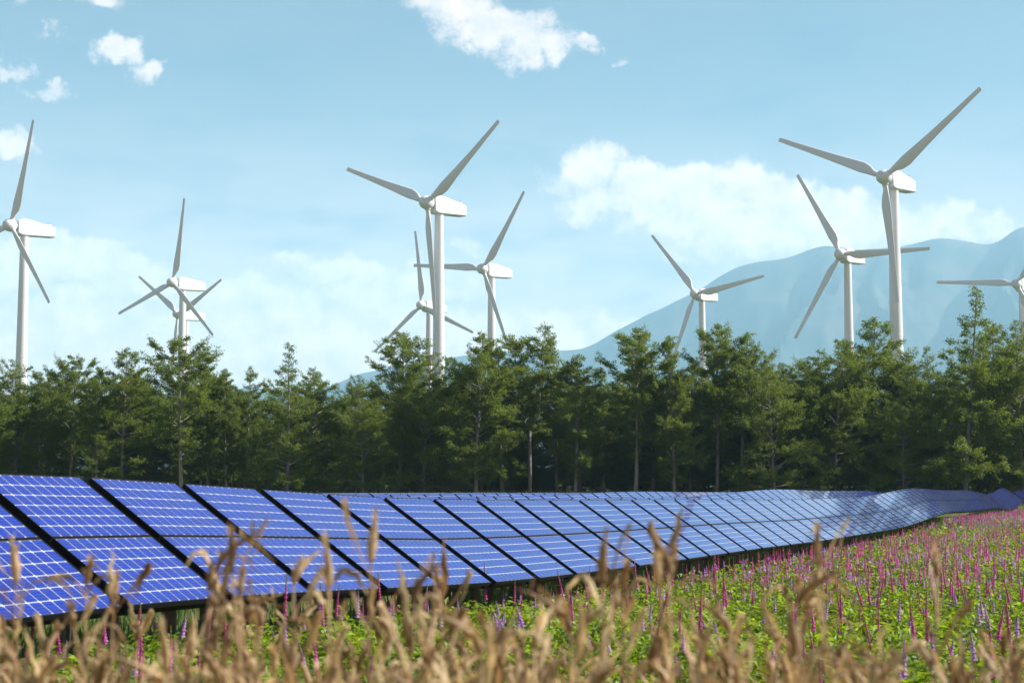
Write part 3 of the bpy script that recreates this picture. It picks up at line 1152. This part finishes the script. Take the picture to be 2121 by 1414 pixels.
PAL = {'magenta': ((.55, .05, .33), (.46, .08, .20), (.26, .26, .06)), 'lilac': ((.50, .27, .56), (.44, .25, .52), (.40, .30, .38))}
fl_proto = {}
for kind, (h, rad) in {'magenta': (.36, .018), 'lilac': (.19, .023)}.items():
    fl_proto[kind] = []
    for s in range(4):
        v, q, c = spike_arrays(h * (.85 + .12 * s), rad, 13 if kind == 'magenta' else 8, 6, 50 + s, PAL[kind])
        bm_ = mesh_np('blossom', v, [q], [MAT['petal']], False, cols=c)
        mb = MB()
        sh = .36 if kind == 'magenta' else .30
        mb.tube([(0, 0, 0), (.01, .006, sh * .5), (0, 0, sh), (0, 0, sh + h * .9)], [.006, .005, .004, .002], 5)
        for a in range(5):
            an = a * 2.4; z = .05 + a * .05
            o = np.array([math.cos(an), math.sin(an), .5]); t = np.array([-math.sin(an), math.cos(an), 0])
            mb.add([(0, 0, z), o * .07 + t * .022 + (0, 0, z), o * .14 + (0, 0, z - .01), o * .07 - t * .022 + (0, 0, z)], [(0, 1, 2, 3)])
        st = mb.mesh('stem', [MAT['herb_stem']] if 'herb_stem' in MAT else [], True)
        fl_proto[kind].append((st, bm_, sh))
MAT['herb_stem'] = mat('herb_stem', lambda g: leafy(g, g.mix(g.noise(objco(g), 30, 3), (.05, .11, .02), (.12, .19, .04)), .3))
for kd in fl_proto.values():
    for st, _, _ in kd:
        st.materials.clear(); st.materials.append(MAT['herb_stem'])

r = np.random.default_rng(77)
FX, FY = scatter(125000, 11.5, 180, -.37, .37, 91)
dens = .22 + .78 * sstep(FY, 20, 34)
patch = .5 + .5 * np.sin(FX * .9 + 1.3 * np.sin(FY * .35)) * np.cos(FY * .5 + .8 * np.sin(FX * .5))
keep = r.uniform(0, 1, len(FX)) < np.where(FY < 45, 1.0, .75) * dens * (.42 + .95 * patch)
FX, FY = FX[keep], FY[keep]
isl = r.uniform(0, 1, len(FX)) < np.where(FY < 24, .6, .5)
order = np.argsort(FY / np.where(np.abs(FX / FY) < .31, 1, .02))
count = {'magenta': 0, 'lilac': 0}
rest = {'magenta': [], 'lilac': []}
for j in order:
    kind = 'lilac' if isl[j] else 'magenta'
    x, y = FX[j], FY[j]
    sc_ = r.uniform(.5, 1.1)
    if count[kind] < (180 if kind == 'magenta' else 140):
        count[kind] += 1
        st, bm_, sh = fl_proto[kind][int(r.integers(4))]
        o = link('flower', st, loc=(x, y, float(land(x, y))))
        o.rotation_euler = (r.normal() * .12, r.normal() * .12, r.uniform(0, 6.28))
        o.scale = (sc_ * 1.05, sc_ * 1.05, sc_)
        spot = 'close along the lower edge of the panels' if y * U[0] - x * U[1] > D1 - 3.6 else ('among the nearest weeds' if y < 20 else 'in the open flower field')
        if kind == 'magenta':
            tag(o, 'tall magenta flower spike on a green stem ' + spot, 'flower', 'magenta flower spikes in the field')
        else:
            tag(o, 'short lilac flower spike among the leaves ' + spot, 'flower', 'lilac flower spikes in the field')
        b = link('blossom', bm_, o, loc=(0, 0, sh))
    else:
        rest[kind].append((x, y, sc_))
for kind in rest:
    V, Q, C, k = [], [], [], 0
    pv = [spike_arrays({'magenta': .36, 'lilac': .19}[kind], {'magenta': .017, 'lilac': .022}[kind], 5, 4, 60 + s, PAL[kind]) for s in range(4)]
    sh = .36 if kind == 'magenta' else .30
    for x, y, s_ in rest[kind]:
        v, q, c = pv[int(r.integers(4))]
        a = r.uniform(0, 6.28); ca, sa = math.cos(a), math.sin(a)
        fat = 1.0 + min(.5, y / 160)
        w = np.stack([(v[:, 0] * ca - v[:, 1] * sa) * s_ * fat, (v[:, 0] * sa + v[:, 1] * ca) * s_ * fat, (v[:, 2] * (.85 - .3 * min(1, y / 90)) + sh * (1 - .15 * min(1, y / 90))) * s_], 1)
        w += np.array([x, y, float(land(x, y))])
        V.append(w); Q.append(q + k); C.append(c * r.uniform(.6, 1.25) + np.array([.05, .03, 0]) * r.uniform(0, 1)); k += len(v)
    o = link('%s_flowers' % kind, mesh_np('%s_flowers' % kind, np.concatenate(V), [np.concatenate(Q)], [MAT['petal']], False, cols=np.concatenate(C)))
    tag(o, 'countless small %s flower spikes over the farther field' % kind, 'flowers', kind='stuff')
print('flowers', count, {k: len(v) for k, v in rest.items()}, 'herb leaves', hn)

# ------------------------------------------------------------------ dry stalks close to the camera
def ribbon(pts, width, roll, mb, cup=.35):
    """a dry grass leaf: curved strip with a raised middle, curling over"""
    pts = np.asarray(pts); k = len(pts)
    tan = np.gradient(pts, axis=0); tan /= np.linalg.norm(tan, axis=1)[:, None] + 1e-9
    V = []
    s0 = np.cross(tan[0], [0.3, 0.2, 1.0]); s0 /= np.linalg.norm(s0)
    for i in range(k):
        T = tan[i]
        s0 = s0 - T * s0.dot(T); s0 /= np.linalg.norm(s0) + 1e-9
        b = np.cross(T, s0)
        a = roll * i / (k - 1)
        s = s0 * math.cos(a) + b * math.sin(a); n = np.cross(T, s)
        w = width[i]
        V += [pts[i] - s * w * .5 + n * w * cup, pts[i] - n * w * .05, pts[i] + s * w * .5 + n * w * cup]
    q = []
    for i in range(k - 1):
        for c in range(2):
            q.append((i * 3 + c, i * 3 + c + 1, i * 3 + 3 + c + 1, i * 3 + 3 + c))
    mb.add(V, q)


def stalk_proto(seed):
    """stem, ear and curled leaves of one stalk, 1.5 m tall"""
    r = np.random.default_rng(seed)
    H = 1.5
    lean = r.normal(size=2) * .035
    zs = np.linspace(0, 1, 9)
    stem = np.stack([lean[0] * zs ** 2 * H + .004 * np.sin(zs * 9 + seed), lean[1] * zs ** 2 * H, zs * H * .95], 1)
    parts = []
    mb = MB(); mb.tube(stem, np.linspace(.0042, .0022, 9), 6); parts.append(('stem', mb.mesh('stem', [MAT['straw']], True)))
    kind = seed % 3
    mb = MB()
    tip = stem[-1]
    bend = r.normal(size=2) * (.02 if kind != 1 else .06)
    L = r.uniform(.05, .095)
    ep = np.array([tip + np.array([bend[0] * t * t, bend[1] * t * t, L * t]) for t in np.linspace(0, 1, 9)])
    prof = np.array([.35, .75, 1, 1.05, .95, .8, .6, .36, .08]) * r.uniform(.005, .0095)
    prof = prof * (1 + .18 * np.sin(np.arange(9) * 2.7))
    mb.tube(ep, prof, 7)
    for j in range(14):                                   # loose awns and husks
        t = r.uniform(.1, .95); P = ep[int(t * 8)]
        a = r.uniform(0, 6.28); o = np.array([math.cos(a), math.sin(a), r.uniform(1.6, 3.2)]); o /= np.linalg.norm(o)
        e = P + o * r.uniform(.018, .034); sdir = np.cross(o, [0, 0, 1.0]); sdir /= np.linalg.norm(sdir)
        mb.add([P - sdir * .0025, P + sdir * .0025, (P + e) / 2 + sdir * .003, e, (P + e) / 2 - sdir * .003], [(0, 1, 2, 4)], [(2, 3, 4)])
    parts.append(('ear', mb.mesh('ear', [MAT['straw']], True)))
    for j in range(int(r.integers(6, 10))):
        mb = MB()
        z0 = H * r.uniform(.74, .96)
        P = np.array([np.interp(z0, stem[:, 2], stem[:, k]) for k in range(3)])
        a = r.uniform(0, 6.28); out = np.array([math.cos(a), math.sin(a), 0])
        Ln = r.uniform(.06, .20)
        style = r.choice([0, 1, 1, 2, 2])
        pts = []
        for t in np.linspace(0, 1, 11):
            if style == 0: q = out * Ln * (.25 * t) + np.array([0, 0, Ln * .9 * t])                                # spear
            elif style == 1: q = out * Ln * (.62 * t) + np.array([0, 0, Ln * (1.15 * t - 1.05 * t * t)])          # arch
            else: q = out * Ln * (.42 * math.sin(t * 2.6)) + np.array([0, 0, Ln * .62 * math.sin(t * 3.0) + .1 * Ln * t])   # hook
            pts.append(P + q + r.normal(size=3) * .0025)
        wd = np.sin(np.linspace(.30, math.pi * .985, 11)) ** .8 * r.uniform(.006, .017)
        ribbon(pts, wd, r.normal() * 2.2, mb, r.uniform(.2, .5))
        parts.append(('leaf', mb.mesh('leaf', [MAT['straw']], True)))
    top = max(ep[-1][2], 1.5)
    return parts, top


stalks = [stalk_proto(s) for s in range(14)]
GRP = 'dry straw coloured stalks close to the camera'


def place_stalk(k, xpx, ypx, Y, label):
    parts, top = stalks[k]
    p = px_point(xpx, ypx, Y)
    gz = float(land(p[0], Y))
    s = (p[2] - gz) / top
    root = link('dry_grass_stalk', None, loc=(p[0], Y, gz))
    root.empty_display_size = .05
    root.rotation_euler = (0, 0, random.uniform(0, 6.28))
    root.scale = (1.0, 1.0, s)
    tag(root, label, 'dry grass', GRP)
    for nm, me in parts: link(nm, me, root)


tall = [(45, 1112, 'the cut off panel at the left edge'), (160, 1135, 'the first full panel, left of its dark edge'), (240, 1185, 'the lower half of the first full panel'), (375, 1138, 'the parting of the first and second full panels'),
        (478, 1098, 'the middle of the second full panel'), (545, 1155, 'the lower half of the second full panel'), (588, 1085, 'the upper half of the third panel'), (622, 1128, 'the lower right part of the third panel'),
        (682, 1104, 'the parting of the third and fourth panels'), (757, 1066, 'the fourth panel, highest left of the middle'), (800, 1165, 'the lower corner of the fourth panel'), (838, 1190, 'the bottom edge of the fifth panel'),
        (957, 1148, 'the lower half of the sixth panel'), (1100, 1190, 'the bottom edge of the eighth panel'), (1250, 1100, 'the panels just right of the middle, darker one'), (1272, 1140, 'the panels right of the middle, paler one'),
        (1402, 1100, 'the pale blue panels, left one of a close pair'), (1452, 1112, 'the pale blue panels, right one of a close pair'), (1680, 1175, 'the flowers below the pale panels'), (1770, 1138, 'the flowers, second of three on the right'),
        (1795, 1082, 'the lowest edge of the pale panels before the hump'), (1932, 1118, 'the far flowers below the hump'), (2080, 1062, 'the far right end of the panels, highest of all')]
r = np.random.default_rng(404)
for i, (x, y, where) in enumerate(tall):
    place_stalk(i % 14, x, y, float(r.uniform(2.9, 3.9)), 'tall dry stalk in front of ' + where)
for i in range(190):
    x = -120 + (i + r.uniform(0, 1)) * 2360 / 190 + 30 * math.sin(i * .55)
    y = 1205 + 255 * r.beta(2.0, 1.1) + 34 * math.sin(x * .011)
    if 780 < x < 1000 or 1280 < x < 1720: y += 25
    place_stalk(int(r.integers(14)), x, min(y, 1465), float(r.uniform(2.5, 4.6)), 'dry tan grass stalk in the blurred tangle ' + ('below the deep blue panels' if x < 700 else 'before the weeds of the middle' if x < 1400 else 'before the pink flower field'))

for i in range(60):                                  # shorter ones that thicken the lower edge
    x = -120 + (i + r.uniform(0, 1)) * 2360 / 60
    place_stalk(int(r.integers(14)), x, r.uniform(1310, 1440), float(r.uniform(2.4, 3.6)), 'short dry stalk low in the blurred tangle ' + ('below the deep blue panels' if x < 700 else 'before the weeds of the middle' if x < 1400 else 'before the pink flower field'))

# ------------------------------------------------------------------ the air
def m_haze(g):
    v = g.n('ShaderNodeVolumePrincipled')
    v.inputs['Color'].default_value = (0.47, 0.78, 1.0, 1)
    v.inputs['Density'].default_value = 8.5e-5
    v.inputs['Anisotropy'].default_value = 0.05
    return v.outputs[0]


hz = bpy.data.materials.new('haze')
hz.use_nodes = True
_g = NT(hz.node_tree)
_o = _g.n('ShaderNodeOutputMaterial')
_g.t.links.new(m_haze(_g), _o.inputs['Volume'])
hb = MB(); hb.box((-19000, -390, -5), (19000, 18500, 2350))
haze = link('haze', hb.mesh('haze', [hz]))
tag(haze, 'pale blue air that fades the far mountain', 'haze', kind='stuff')
